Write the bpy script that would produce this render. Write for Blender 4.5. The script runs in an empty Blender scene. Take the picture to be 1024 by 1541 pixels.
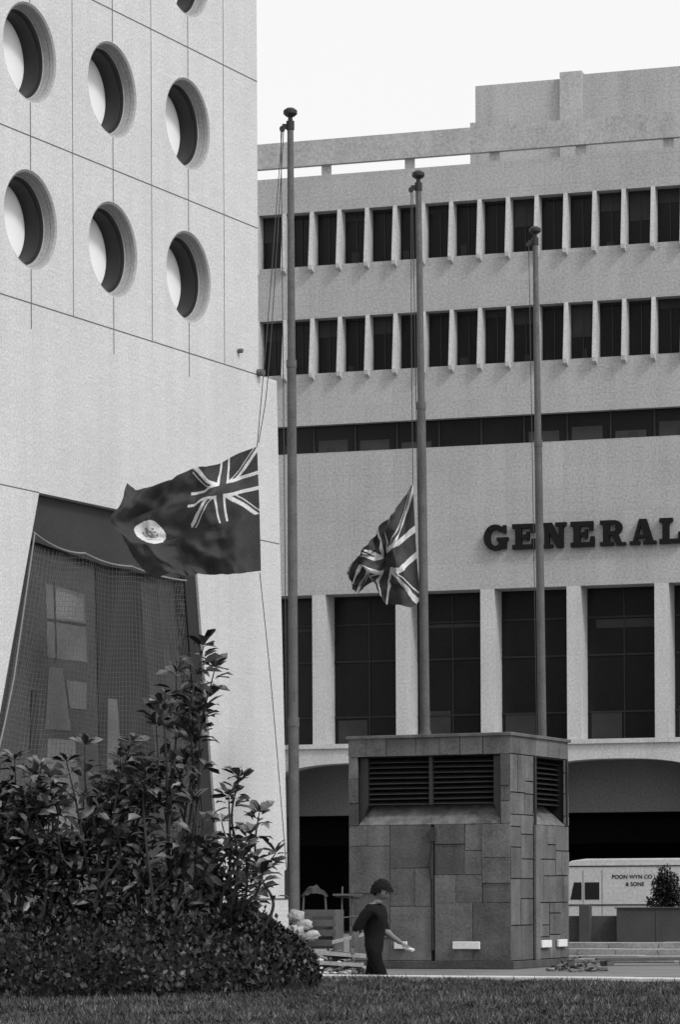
import bpy, bmesh, math, random
from mathutils import Vector, Matrix, noise
random.seed(7)
R = random.random
def U(a,b): return a+(b-a)*random.random()
scene = bpy.context.scene

# ------------------------------------------------------------ materials
def mat(name, g, rough=0.8, var=0.15, scale=1.5, fine=0.08, fscale=25, metal=0.0, bump=0.0,
        tile=None, streak=0.0, tone=False, spec=0.3):
    m = bpy.data.materials.new(name); m.use_nodes = True
    nt = m.node_tree; N = nt.nodes; L = nt.links
    b = N["Principled BSDF"]
    b.inputs["Roughness"].default_value = rough
    b.inputs["Metallic"].default_value = metal
    b.inputs["Specular IOR Level"].default_value = spec
    tc = N.new("ShaderNodeTexCoord")
    def math_(op, a, c):
        n = N.new("ShaderNodeMath"); n.operation = op
        for i, v in enumerate((a, c)):
            if isinstance(v, (int, float)): n.inputs[i].default_value = v
            else: L.new(v, n.inputs[i])
        return n.outputs[0]
    def nz(sc, det=4, vec=None):
        n = N.new("ShaderNodeTexNoise"); n.inputs["Scale"].default_value = sc
        n.inputs["Detail"].default_value = det
        L.new(vec if vec else tc.outputs["Object"], n.inputs["Vector"])
        return n.outputs["Fac"]
    n1 = nz(scale, 5); n2 = nz(fscale, 2)
    f = math_('ADD', math_('MULTIPLY', math_('SUBTRACT', n1, .5), var*2), 1.0)
    f = math_('ADD', f, math_('MULTIPLY', math_('SUBTRACT', n2, .5), fine*4))
    if streak:
        mp = N.new("ShaderNodeMapping"); mp.inputs["Scale"].default_value = (2.2, 2.2, .12)
        L.new(tc.outputs["Object"], mp.inputs["Vector"])
        n3 = nz(1.0, 6, mp.outputs["Vector"])
        f = math_('ADD', f, math_('MULTIPLY', math_('SUBTRACT', n3, .5), streak*2))
    if tile:
        w, h, dark = tile
        sx = N.new("ShaderNodeSeparateXYZ"); cx = N.new("ShaderNodeCombineXYZ")
        L.new(tc.outputs["Object"], sx.inputs[0])
        L.new(sx.outputs[0], cx.inputs[0]); L.new(sx.outputs[2], cx.inputs[1])
        br = N.new("ShaderNodeTexBrick"); L.new(cx.outputs[0], br.inputs["Vector"])
        br.offset = 0.0
        br.inputs["Scale"].default_value = 1.0
        br.inputs["Brick Width"].default_value = w
        br.inputs["Row Height"].default_value = h
        br.inputs["Mortar Size"].default_value = .012
        br.inputs["Color1"].default_value = (1,1,1,1)
        br.inputs["Color2"].default_value = (.94,.94,.94,1)
        br.inputs["Mortar"].default_value = (dark,dark,dark,1)
        bw = N.new("ShaderNodeRGBToBW"); L.new(br.outputs["Color"], bw.inputs[0])
        f = math_('MULTIPLY', f, bw.outputs[0])
    if tone:
        at = N.new("ShaderNodeAttribute"); at.attribute_name = "tone"
        f = math_('MULTIPLY', f, at.outputs["Fac"])
    v = math_('MAXIMUM', math_('MULTIPLY', f, g), 0.004)
    cc = N.new("ShaderNodeCombineColor")
    for i in range(3): L.new(v, cc.inputs[i])
    L.new(cc.outputs[0], b.inputs["Base Color"])
    if bump:
        bp = N.new("ShaderNodeBump"); bp.inputs["Strength"].default_value = bump
        bp.inputs["Distance"].default_value = .02
        L.new(n2, bp.inputs["Height"]); L.new(bp.outputs[0], b.inputs["Normal"])
    return m

M = {}
M['jard'] = mat("white_mosaic_wall", .58, .7, .12, .30, .22, 19, tile=(.30,.15,.94), streak=.10)
M['gpo'] = mat("po_panel_wall", .41, .8, .14, .4, .24, 11.5, tile=(1.137,.9,.87), streak=.14)
M['gpo2'] = mat("po_concrete", .39, .8, .16, .6, .24, 11.5, streak=.20)
M['fin'] = mat("po_lit_concrete", .52, .8, .16, .6, .2, 12, streak=.18)  # paler than the walls: lit fin sides put into the colour
M['joint'] = mat("wall_joint", .12, .9)
M['rim'] = mat("window_rim", .31, .7, .08, 2, .2, 19)
M['dark'] = mat("dark_metal", .025, .45)
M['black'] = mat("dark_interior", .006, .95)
M['blind'] = mat("white_blind", .9, .8, .03, 1, .03)
M['glass'] = mat("tinted_glass", .012, .22, .4, .7, .25, 11, spec=.2)
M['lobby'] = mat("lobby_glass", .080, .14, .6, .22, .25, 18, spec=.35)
M['lobby2'] = mat("lobby_pale_reflection", .20, .5, .5, .8, .25, 18)  # pale reflections painted onto the lobby glass
M['lobby3'] = mat("lobby_band_and_dark_reflection", .038, .5, .35, .8, .2, 18)  # dark head band, also the dark parts of the painted reflections
M['pm'] = mat("lobby_mid_reflection",.14,.5,.6,.8,.25,18)  # mid tone of the painted reflections
M['vault'] = mat("undercroft_concrete", .20, .9, .2, .6, .2, 11)
M['slate'] = mat("slate_cladding", .110, .8, .6, 2.0, .24, 20, tone=True, bump=.4, streak=.5)
M['slatedk'] = mat("slate_joint", .010, .9)
M['sill'] = mat("stained_sill", .13, .7, .9, 5, .25, streak=.8)
M['louvre'] = mat("louvre_metal", .032, .5, .3, 3)
M['lamp'] = mat("white_fixture", .7, .5, .15, 10)
M['pole'] = mat("painted_pole", .10, .5, .4, 3, .25, 24, streak=.3)
M['rope'] = mat("rope", .08, .9)
M['ropel'] = mat("pale_rope", .28, .9)
M['net'] = mat("net_cord", .13, .9)
M['fblue'] = mat("flag_navy", .045, .85, .2, 4, .25, 30)
M['fred'] = mat("flag_red", .058, .85, .2, 4, .25, 30)
M['fwhite'] = mat("flag_white", .64, .85, .10, 4, .18, 30)
M['fbadge'] = mat("flag_badge", .22, .85, .5, 14, .1, 40)
M['letter'] = mat("sign_letter", .012, .6, spec=.1)
M['leaf'] = mat("shrub_leaf", .056, .42, .5, 3, .1, 20, tone=True, spec=.5)
M['hleaf'] = mat("hedge_leaf", .025, .55, .4, 2, .1, 20, tone=True, spec=.4)
M['bark'] = mat("bark", .04, .9, .4, 12)
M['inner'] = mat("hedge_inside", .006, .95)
M['grass'] = mat("grass_blade", .050, .7, .5, 1.2, .1, 20, tone=True)
M['lawn'] = mat("lawn_soil", .034, .95, .5, 3, .25, 45, bump=.5)
M['paving'] = mat("paving", .17, .9, .45, .7, .25, 12, bump=.1)
M['kerb'] = mat("kerb_stone", .50, .8, .25, 3, .2, 24)
M['stone'] = mat("pale_stone", .28, .85, .45, 2, .25, 18)
M['rubble'] = mat("rubble", .20, .9, .4, 4, .15, 20, tone=True)
M['sack'] = mat("canvas_sack", .34, .9, .6, 7, .2)
M['wood'] = mat("timber", .09, .8, .4, 5)
M['dwall'] = mat("dark_wall", .065, .85, .4, 1.5, .25)
M['truck'] = mat("truck_paint", .47, .35, .15, 1.5, .18, 13)
M['rubber'] = mat("tyre", .02, .8)
M['shirt'] = mat("dark_shirt", .010, .9, .5, 8, spec=.1)
M['trous'] = mat("dark_trousers", .007, .9, .3, 8, spec=.1)
M['skin'] = mat("skin", .16, .6, .2, 10, .03)
M['hair'] = mat("hair", .006, .7, .3, 30, spec=.15)
M['paper'] = mat("paper", .50, .8)
M['dimblind']=mat("dim_blind",.040,.8,.3,2)
M['frm']=mat("dim_frame",.026,.6)

# ------------------------------------------------------------ mesh builder
class MB:
    def __init__(s): s.v=[]; s.f=[]; s.m=[]; s.t=[]
    def add(s, vs, fs, mi=0, tone=1.0):
        o=len(s.v); s.v += [tuple(p) for p in vs]
        for f in fs:
            s.f.append(tuple(i+o for i in f)); s.m.append(mi); s.t.append(tone)
    def box(s,x0,x1,y0,y1,z0,z1,mi=0,tone=1.0):
        vs=[(x0,y0,z0),(x1,y0,z0),(x1,y1,z0),(x0,y1,z0),(x0,y0,z1),(x1,y0,z1),(x1,y1,z1),(x0,y1,z1)]
        s.add(vs,[(0,3,2,1),(4,5,6,7),(0,1,5,4),(1,2,6,5),(2,3,7,6),(3,0,4,7)],mi,tone)
    def poly(s,pts,mi=0,tone=1.0): s.add(pts,[tuple(range(len(pts)))],mi,tone)
    def prism(s,pts,axis,a0,a1,mi=0,tone=1.0):
        def P(p,a):
            return {'x':(a,p[0],p[1]),'y':(p[0],a,p[1]),'z':(p[0],p[1],a)}[axis]
        n=len(pts)
        vs=[P(p,a0) for p in pts]+[P(p,a1) for p in pts]
        fs=[tuple(range(n)),tuple(range(2*n-1,n-1,-1))]
        fs+=[(i,(i+1)%n,n+(i+1)%n,n+i) for i in range(n)]
        s.add(vs,fs,mi,tone)
    def tube(s,pts,rad,n=8,mi=0,tone=1.0,cap=True):
        pts=[Vector(p) for p in pts]
        if not isinstance(rad,(list,tuple)): rad=[rad]*len(pts)
        vs=[];fs=[]
        for i,p in enumerate(pts):
            d=(pts[min(i+1,len(pts)-1)]-pts[max(i-1,0)])
            if d.length<1e-9: d=Vector((0,0,1))
            d.normalize()
            a=d.cross(Vector((0,1,0)))
            if a.length<.2: a=d.cross(Vector((1,0,0)))
            a.normalize(); b=d.cross(a)
            for k in range(n):
                an=2*math.pi*k/n
                vs.append(p+(a*math.cos(an)+b*math.sin(an))*rad[i])
        for i in range(len(pts)-1):
            for k in range(n):
                fs.append((i*n+k,i*n+(k+1)%n,(i+1)*n+(k+1)%n,(i+1)*n+k))
        if cap:
            fs.append(tuple(range(n-1,-1,-1))); fs.append(tuple((len(pts)-1)*n+k for k in range(n)))
        s.add(vs,fs,mi,tone)
    def build(s,name,mats,parent=None,smooth=False,bevel=0):
        me=bpy.data.meshes.new(name); me.from_pydata(s.v,[],s.f)
        for m in mats: me.materials.append(M[m])
        me.polygons.foreach_set("material_index",s.m)
        at=me.attributes.new("tone",'FLOAT','FACE'); at.data.foreach_set("value",s.t)
        if smooth: me.polygons.foreach_set("use_smooth",[True]*len(s.f))
        me.update()
        o=bpy.data.objects.new(name,me); scene.collection.objects.link(o)
        if parent: o.parent=parent
        if bevel:
            bv=o.modifiers.new("bevel",'BEVEL'); bv.width=bevel; bv.segments=2; bv.limit_method='ANGLE'
        return o
def recalc(o):
    bm=bmesh.new(); bm.from_mesh(o.data); bmesh.ops.recalc_face_normals(bm,faces=bm.faces)
    bm.to_mesh(o.data); bm.free()
def empty(name,loc=(0,0,0),rz=0.0):
    e=bpy.data.objects.new(name,None); scene.collection.objects.link(e)
    e.location=loc; e.rotation_euler=(0,0,rz); e.empty_display_size=.5
    return e

# ------------------------------------------------------------ camera
cam=bpy.data.cameras.new("camera"); co=bpy.data.objects.new("camera",cam)
scene.collection.objects.link(co); scene.camera=co
cam.sensor_fit='VERTICAL'; cam.sensor_height=36; cam.lens=107.46
cam.shift_y=.3728; cam.clip_end=5000
co.matrix_world=Matrix.Translation((0,0,1.6))@Matrix.Rotation(math.radians(90),4,'X')@Matrix.Rotation(-.005,4,'Z')

# ------------------------------------------------------------ world + sun
w=bpy.data.worlds.new("World"); scene.world=w; w.use_nodes=True
nt=w.node_tree; N=nt.nodes; L=nt.links
bg=N["Background"]
sky=N.new("ShaderNodeTexSky"); sky.sky_type='NISHITA'; sky.sun_disc=False
S=Vector((.62,-.55,.85)).normalized()
el=math.asin(S.z); az=math.atan2(S.x,S.y)
sky.sun_elevation=el; sky.sun_rotation=az; sky.dust_density=6; sky.air_density=1.0
bw=N.new("ShaderNodeRGBToBW"); L.new(sky.outputs[0],bw.inputs[0])
# overcast haze: evens the luminance of the sky out
mx=N.new("ShaderNodeMath"); mx.operation='MULTIPLY_ADD'
L.new(bw.outputs[0],mx.inputs[0]); mx.inputs[1].default_value=.35; mx.inputs[2].default_value=6.5
cc=N.new("ShaderNodeCombineColor")
for i in range(3): L.new(mx.outputs[0],cc.inputs[i])
L.new(cc.outputs[0],bg.inputs[0]); bg.inputs[1].default_value=.13
sl=bpy.data.lights.new("sun",'SUN'); sl.energy=1.5; sl.angle=math.radians(10); sl.color=(1,1,1)
so=bpy.data.objects.new("sun",sl); scene.collection.objects.link(so)
so.rotation_euler=(-S).to_track_quat('-Z','Y').to_euler(); so.location=(20,-20,40)
scene.view_settings.view_transform='Standard'; scene.view_settings.look='None'
scene.view_settings.exposure=0; scene.view_settings.gamma=1

# ------------------------------------------------------------ ground
g=MB(); g.poly([(-1500,-500,0),(1500,-500,0),(1500,2500,0),(-1500,2500,0)]); g.build("paved_ground",['paving'])

# raised lawn, edged by a kerb
KA=Vector((-.31,36.07,0)); KD=Vector((.8746,-.4849,0))
def kerbY(x): return KA.y+(x-KA.x)*(KD.y/KD.x)
lw=MB()
x0,x1=-30,25
lw.prism([(x0,-15),(x1,-15),(x1,kerbY(x1)-.02),(x0,kerbY(x0)-.02)],'z',.004,.60)
o=lw.build("lawn",['lawn']); recalc(o)
kb=empty("kerb",(KA.x,KA.y,0),math.atan2(KD.y,KD.x))
k=MB()
xx=-14.0
while xx<22:
    k.box(xx,xx+.995,0,.30,.004,.645+U(-.003,.003),0,1); xx+=1.0
k.build("kerb_stones",['kerb'],kb,bevel=.012)

gr=MB(); vs=[];fs=[];tn=[]
for i in range(75000):
    y=U(22.5,36.3); hw=y*.122
    x=U(-hw,hw)
    if y>kerbY(x)-.05: continue
    n=noise.noise((x*1.3,y*.7,0)); n2=noise.noise((x*5,y*3,4))
    if n<-.35 and R()<.6: continue
    h=U(.02,.055)*(1+.8*n)+(U(.02,.06) if R()<.02 else 0); wd=U(.006,.012); a=U(0,math.pi); lx,ly=U(-.04,.04),U(-.04,.04)
    o=len(vs)
    vs+= [(x-wd*math.cos(a),y-wd*math.sin(a),.598),(x+wd*math.cos(a),y+wd*math.sin(a),.598),(x+lx,y+ly,.60+h)]
    fs.append((o,o+1,o+2)); tn.append(max(.25,random.choice((.5,.8,1,1.3,2.4))*(1+.8*n+.8*n2)))
gr.v=vs; gr.f=fs; gr.m=[0]*len(fs); gr.t=tn
gr.build("grass",['grass'])

# ------------------------------------------------------------ post office building
al=math.radians(17.07)
po=empty("post_office_building",(0,120,0),-al)
SL,SR=-20.0,66.0
wl=MB()
def strip(z0,z1,mi=0,y1=1.5): wl.box(SL,SR,0,y1,z0,z1,mi)
strip(28.44,29.85,0,.28)
strip(24.24,26.31); strip(20.04,22.07); strip(13.36,18.94)
wl.box(SL,SR,.28,.8,28.44,29.4)
wl.build("walls",['gpo'],po)
mod=1.1365; F0=-1.094
tr=MB()
fn=MB(); gl=MB(); det=MB()
n0=int((SL-F0)/mod)+1; n1=int((SR-F0)/mod)
for (top,sill) in ((28.44,26.31),(24.24,22.07)):
    gl.box(SL,SR,.56,1.2,sill-.002,top+.002,0)
    for n in range(n0,n1):
        x=F0+n*mod
        fn.prism([(.555,top-.003),(-.04,top-.003),(-.30,sill-.02),(-.27,sill-.18),(.01,sill-.27),(.01,sill+.003),(.555,sill+.003)],'x',x,x+.15)
        det.box(x+.15,x+mod,.50,.555,top-.10,top-.01,0)
        det.box(x+.15,x+mod,.50,.555,sill+.01,sill+.10,0)
        det.box(x+.62,x+.66,.51,.555,sill+.1,top-.1,0)
        if R()<.4:
            zz=U(.2,1.3); det.box(x+.2,x+mod-.04,.535,.556,top-.1-zz,top-.1,1)
        if R()<.3:
            zz=U(.15,.5); xa=x+U(.2,.6); det.box(xa,xa+U(.15,.4),.53,.556,sill+.1,sill+.1+zz,2)
gl.box(SL,SR,.35,1.2,18.938,20.042,0)
for n in range(n0,n1):
    x=F0+n*mod*1.5
    if x<SR:
        det.box(x,x+.06,.28,.352,18.95,20.03,0)
        if R()<.5: det.box(x+.2,x+1.4,.34,.352,19.0,19.0+U(.2,.55),1)
        if R()<.4:
            xa=x+U(.2,1); det.box(xa,xa+.4,.335,.352,19.0,19.0+U(.15,.4),2)
fn.build("window_fins",['fin'],po)
for n in range(-6,20):
    x=-1.09+3.42*n
    if x>SR-1: break
    tr.box(x,x+.55,0,1.25,7.482,13.358,0)
    for z_ in (10.75,8.55,12.2): det.box(x+.55,x+3.42,1.14,1.2,z_,z_+.06,2)
    det.box(x+1.98,x+2.03,1.15,1.199,7.5,13.3,0)
    det.box(x+.7,x+1.9,1.17,1.2,7.55,7.55+U(.4,1.4),1)
    if n%2: det.box(x+.9,x+3.2,1.17,1.2,U(11.6,12.1),12.15,1)
gl.box(SL,SR,1.2,1.5,7.484,13.356,0)
tr.build("pillars",['fin'],po)
gl.build("window_glass",['glass'],po)
det.build("window_frames",['dark','dimblind','frm'],po)
ar=MB()
top=7.48
def seg(xa,za,xb,zb):
    ar.poly([(xa,0,za),(xb,0,zb),(xb,0,top),(xa,0,top)],0)
    ar.poly([(xa,0,za),(xa,1.0,za),(xb,1.0,zb),(xb,0,zb)],0)
cx=.74-10.26*2
edge=SL-5
while cx<SR:
    a0,a1=cx-3.5,cx+3.5
    ar.box(edge,a0,0,1.0,.004,top-.003,0)
    K=24
    for i in range(K):
        u0=-1+2*i/K; u1=-1+2*(i+1)/K
        seg(cx+3.5*u0,6.0+.72*math.sqrt(max(0,1-abs(u0)**2.4)),cx+3.5*u1,6.0+.72*math.sqrt(max(0,1-abs(u1)**2.4)))
    edge=a1; cx+=10.26
ar.box(SL,SR,0.003,1.25,7.40,7.481,0)
ar.box(SL,SR,-.10,-.001,7.30,7.47,0)
ar.build("arched_fascia",['fin'],po)
un=MB()
un.box(SL,SR,1.0,18,6.74,7.3,0)
un.box(SL,SR,3.0,3.6,4.75,6.739,0)
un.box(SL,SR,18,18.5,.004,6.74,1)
for n in range(-2,8):
    x=-3.5+10.26*n
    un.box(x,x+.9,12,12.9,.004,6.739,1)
un.box(SL,SR,6.5,6.8,3.6,4.6,1)
un.build("undercroft",['vault','black'],po)
rf=MB()
rf.box(SL,SR,-.12,.14,30.24,31.23,0)
n=-5
while True:
    x=-.62+3.41*n
    if x>SR: break
    rf.box(x,x+.38,0.02,.12,29.85,30.241,0); n+=1
rf.box(SL,SR,.8,24,28.6,29.35,0)
rf.box(4.62,8.13,4,16,29.35,33.93,0)
rf.box(8.131,9.02,3.8,15,29.35,34.14,0)
rf.box(9.021,40,4,16,29.35,34.04,0)
rf.box(4.42,4.62,3.9,16,29.35,32.45,0)
rf.box(SL,SR,24,25,.004,29.35,0)
rf.build("roof_structure",['gpo2'],po)

lt=MB(); dd=[0]
def lp(ox,pts,w=.98,h=.97,base=14.83):
    dd[0]=(dd[0]+1)%9
    lt.prism([(ox+p[0]*w,base+p[1]*h) for p in pts],'y',-.20-dd[0]*.003,-.02,0)
def rc(ox,x0,x1,y0,y1): lp(ox,[(x0,y0),(x1,y0),(x1,y1),(x0,y1)])
def arc(ox,cx,cy,rx,ry,ix,iy,a0,a1,n=20):
    for i in range(n):
        a=math.radians(a0+(a1-a0)*i/n); b=math.radians(a0+(a1-a0)*(i+1.02)/n)
        lp(ox,[(cx+rx*math.cos(a),cy+ry*math.sin(a)),(cx+rx*math.cos(b),cy+ry*math.sin(b)),
               (cx+ix*math.cos(b),cy+iy*math.sin(b)),(cx+ix*math.cos(a),cy+iy*math.sin(a))])
def letter(c,ox):
    if c=='E':
        rc(ox,.12,.38,.0,1); rc(ox,0,.9,.82,1); rc(ox,0,.94,0,.18); rc(ox,.3,.68,.42,.58)
        rc(ox,.74,.9,.64,.9); rc(ox,.78,.94,.1,.4); rc(ox,.56,.68,.33,.68)
    if c=='L':
        rc(ox,.12,.38,0,1); rc(ox,0,.52,.84,1); rc(ox,0,.9,0,.18); rc(ox,.74,.9,.1,.45)
    if c=='N':
        rc(ox,.12,.32,0,1); rc(ox,.70,.88,0,1); rc(ox,0,.34,.86,1); rc(ox,0,.44,0,.14); rc(ox,.56,1.0,.86,1)
        lp(ox,[(.12,1),(.42,1),(.88,0),(.62,0)])
    if c=='R':
        rc(ox,.12,.38,0,1); rc(ox,0,.52,0,.15); rc(ox,0,.56,.85,1); rc(ox,.3,.56,.42,.57)
        arc(ox,.56,.71,.32,.29,.07,.14,-90,90,12)
        lp(ox,[(.44,.46),(.68,.5),(.86,.12),(1.02,.12),(1.02,0),(.66,0)])
    if c=='A':
        lp(ox,[(.36,1),(.66,1),(.94,.1),(.66,.1)]); lp(ox,[(.38,1),(.5,1),(.28,.1),(.12,.1)])
        rc(ox,.22,.76,.26,.38); rc(ox,0,.4,0,.14); rc(ox,.54,1.04,0,.14)
    if c=='G':
        arc(ox,.48,.5,.47,.52,.21,.33,42,350,26)
        rc(ox,.54,1.0,.36,.50); rc(ox,.72,.93,.05,.45); rc(ox,.78,.92,.66,.98)
for i,c in enumerate("GENERAL"):
    letter(c,5.93+i*1.15)
lt.build("sign_letters",['letter'],po)
tc_=bpy.data.curves.new("rest",'FONT'); tc_.body="POST OFFICE"; tc_.size=1.35; tc_.extrude=.08; tc_.offset=.03; tc_.space_character=1.15
to=bpy.data.objects.new("sign_words",tc_); scene.collection.objects.link(to); to.parent=po
to.location=(14.9,-.1,14.83); to.rotation_euler=(math.radians(90),0,0); tc_.materials.append(M['letter'])

# ------------------------------------------------------------ tower with round windows
jd=empty("round_window_tower",(-1.919,74.19,0),math.atan2(.893,.4495))
jw=MB(); rm=MB(); bl=MB(); jn=MB()
CW,RH=3.41,3.56
Z0=14.2; ROWS=7; COLS=8
jw.poly([(-CW/2,0,Z0),(0,0,Z0),(0,0,Z0+ROWS*RH),(-CW/2,0,Z0+ROWS*RH)])
NS=64; ro=1.05
for c in range(1,COLS+1):
    for r in range(ROWS):
        cx=-CW*c; cz=Z0+RH*(r+.5); hx,hz=CW/2,RH/2
        sq=[];ci=[]
        for i in range(NS):
            a=2*math.pi*(i+.5)/NS+0; dx,dz=math.cos(a),math.sin(a)
            kx=hx/abs(dx) if dx else 1e9; kz=hz/abs(dz) if dz else 1e9
            kk=min(kx,kz); sq.append([cx+dx*kk,0,cz+dz*kk]); ci.append((cx+dx*ro,0,cz+dz*ro))
        jw.add(sq+ci,[(i,(i+1)%NS,NS+(i+1)%NS,NS+i) for i in range(NS)])
        for (sx,sz) in ((1,1),(1,-1),(-1,1),(-1,-1)):
            best=sorted(sq,key=lambda p:(p[0]-cx-sx*hx)**2+(p[2]-cz-sz*hz)**2)[:2]
            jw.poly([best[0],(cx+sx*hx,0,cz+sz*hz),best[1]])
        def ring(r0,y0,r1,y1,mb,mi):
            vs=[];
            for (rr,yy) in ((r0,y0),(r1,y1)):
                for i in range(NS):
                    a=2*math.pi*(i+.5)/NS; vs.append((cx+rr*math.cos(a),yy,cz+rr*math.sin(a)))
            mb.add(vs,[(i,NS+i,NS+(i+1)%NS,(i+1)%NS) for i in range(NS)],mi)
        ring(ro,0,1.0,.03,rm,0); ring(1.0,.03,.985,.12,rm,0); ring(.985,.12,.985,.128,rm,1); ring(.985,.128,.97,.26,rm,0); ring(.97,.26,.93,.27,rm,0)
        ring(.93,.27,.92,.36,rm,1); ring(.92,.36,.88,.37,rm,1); ring(.88,.37,.88,.72,rm,1)
        vs=[(cx+.89*math.cos(2*math.pi*i/NS),.72,cz+.89*math.sin(2*math.pi*i/NS)) for i in range(NS)]
        bl.poly(vs)
H1=Z0+ROWS*RH
XL=-CW*(COLS+.5)
jw.box(XL,0,1.2,26,Z0,H1,0)
jw.poly([(0,0,Z0),(0,1.2,Z0),(0,1.2,H1),(0,0,H1)]); jw.poly([(XL,0,Z0),(XL,0,H1),(XL,1.2,H1),(XL,1.2,Z0)])
jw.poly([(XL,0,H1),(0,0,H1),(0,1.2,H1),(XL,1.2,H1)])
def pod(pts,mi=0): jw.prism(pts,'y',0.0,.34,mi)
pod([(-13.3-.0,0.004),(XL,0.004),(XL,10.2),(-9.95,10.2)])
pod([(XL,10.201),(1.08,10.201),(.95,14.199),(XL,14.199)])
pod([(-1.75,.004),(1.47,.004),(1.08,10.2),(-3.25,10.2)])
jw.box(XL,.95,.34,26,10.21,14.198,0)
jw.box(XL,-13.4,.34,26,.004,10.2,0)
jw.box(-1.6,1.0,.34,3,.004,10.2,0)
o=jw.build("walls",['jard'],jd); recalc(o)
rm.build("window_rims",['rim','dark'],jd,smooth=True)
bl.build("window_blinds",['blind'],jd)
def jbox(x0,x1,z0,z1): jn.box(x0,x1,-.003,.001,z0,z1,0)
for r in range(0,ROWS): jbox(XL,0,Z0+RH*r-.014,Z0+RH*r+.014)
for r in range(ROWS):
    z=Z0+RH*r
    for c in range(0,COLS*2+1):
        x=-CW/2*c
        if c==0: continue
        if c%2: jbox(x-.012,x+.012,z+.015,z+RH-.015)
        else:
            jbox(x-.016,x+.016,z+.015,z+RH/2-ro-.01); jbox(x-.016,x+.016,z+RH/2+ro+.01,z+RH-.015)
for c in range(2,COLS*2,2): jbox(-CW/2*c-.016,-CW/2*c+.016,Z0-.55,Z0-.02)
jbox(XL,-9.96,10.19,10.215); jbox(-3.24,1.05,10.19,10.215)
jbox(-1.9,1.4,1.45,1.5)
jn.tube([(-1.03,-.12,14.62),(-1.03,.02,14.62)],.055,10,0)
jn.tube([(-.03,-.16,14.25),(-.03,.02,14.25)],.09,10,0)
jn.build("joints",['joint'],jd)
lb=MB()
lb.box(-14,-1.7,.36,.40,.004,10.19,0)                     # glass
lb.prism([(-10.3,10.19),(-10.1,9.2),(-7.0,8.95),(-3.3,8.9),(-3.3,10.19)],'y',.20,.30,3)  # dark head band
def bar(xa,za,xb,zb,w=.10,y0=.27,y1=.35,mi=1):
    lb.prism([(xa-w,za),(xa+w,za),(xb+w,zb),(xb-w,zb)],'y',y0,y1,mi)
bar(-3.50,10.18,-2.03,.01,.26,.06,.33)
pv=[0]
def reflect_patch(pts,mi):  # flat coloured patch standing in for a reflection in the glass
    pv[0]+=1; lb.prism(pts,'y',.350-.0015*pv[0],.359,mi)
reflect_patch([(-9.15,8.35),(-7.55,8.25),(-7.45,6.75),(-9.1,6.75)],4)
reflect_patch([(-8.75,8.25),(-7.6,8.15),(-7.6,7.65),(-8.75,7.65)],2)
reflect_patch([(-8.85,8.4),(-8.78,8.4),(-8.7,6.7),(-8.77,6.7)],3)
reflect_patch([(-9.1,7.6),(-7.5,7.6),(-7.5,7.54),(-9.1,7.54)],3)
reflect_patch([(-9.05,6.55),(-8.5,6.55),(-8.15,5.2),(-9.2,5.2)],4)
reflect_patch([(-8.35,6.3),(-7.5,6.3),(-7.5,5.7),(-8.2,5.7)],4)
reflect_patch([(-9.1,5.0),(-8.0,5.0),(-7.7,3.0),(-9.3,3.0)],2)
reflect_patch([(-7.1,9.0),(-5.2,9.0),(-4.2,3.0),(-6.9,3.0)],3)
reflect_patch([(-11.5,6.6),(-10.9,6.2),(-11.3,3.0),(-12.7,3.0)],2)
reflect_patch([(-10.2,8.9),(-9.7,8.9),(-11.3,4.0),(-11.5,4.6)],3)
reflect_patch([(-9.75,6.0),(-9.5,6.0),(-9.5,4.2),(-9.85,4.2)],3)
reflect_patch([(-6.6,6.0),(-6.2,6.0),(-5.8,3.0),(-6.7,3.0)],4)
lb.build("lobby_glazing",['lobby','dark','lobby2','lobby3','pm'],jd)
nr=MB()
def sag(p,q,s,n=14,r=.018,mi=0,mb=None):
    p=Vector(p);q=Vector(q)
    pts=[p.lerp(q,i/n)-Vector((0,0,s*4*(i/n)*(1-i/n))) for i in range(n+1)]
    (mb or nr).tube(pts,r,5,mi)
sag((-10.1,.05,9.35),(-8.0,.05,9.1),.12); sag((-8.0,.05,9.1),(-6.0,.05,9.0),.07); sag((-6.0,.05,9.0),(-3.5,.05,8.9),.05)
sag((-10.05,.05,9.35),(-10.9,.05,6.2),.0); sag((-10.9,.05,6.2),(-12.3,.05,3.2),.25)
# mesh of the debris net hung over the whole opening, bunched at the right
for i in range(62):
    t=i/61; xt=-10.0+6.5*t; xb=-12.3+9.4*t
    P=[(xt+(xb-xt)*s/8+.03*math.sin(i+s*1.3),.12+.05*math.sin(i*.5+s),9.1-6.3*s/8-.07*math.sin(3*math.pi*t)**2) for s in range(9)]
    nr.tube(P,.0045,4,1,cap=False)
for j in range(58):
    z=9.0-.108*j; s=(9.1-z)/6.3
    xa=-10.0-2.3*s; xb=-3.5+.6*s
    P=[(xa+(xb-xa)*q/16,.12+.05*math.sin(q+j*.3),z-.08*math.sin(3*math.pi*q/16)**2) for q in range(17)]
    nr.tube(P,.004,4,1,cap=False)
for i in range(17):
    xa=-4.75+.07*i
    nr.tube([(xa,.1,8.9),(xa+.9,.1,3.0)],.008,4,1)
nr.build("safety_net",['ropel','net'],jd)

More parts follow.
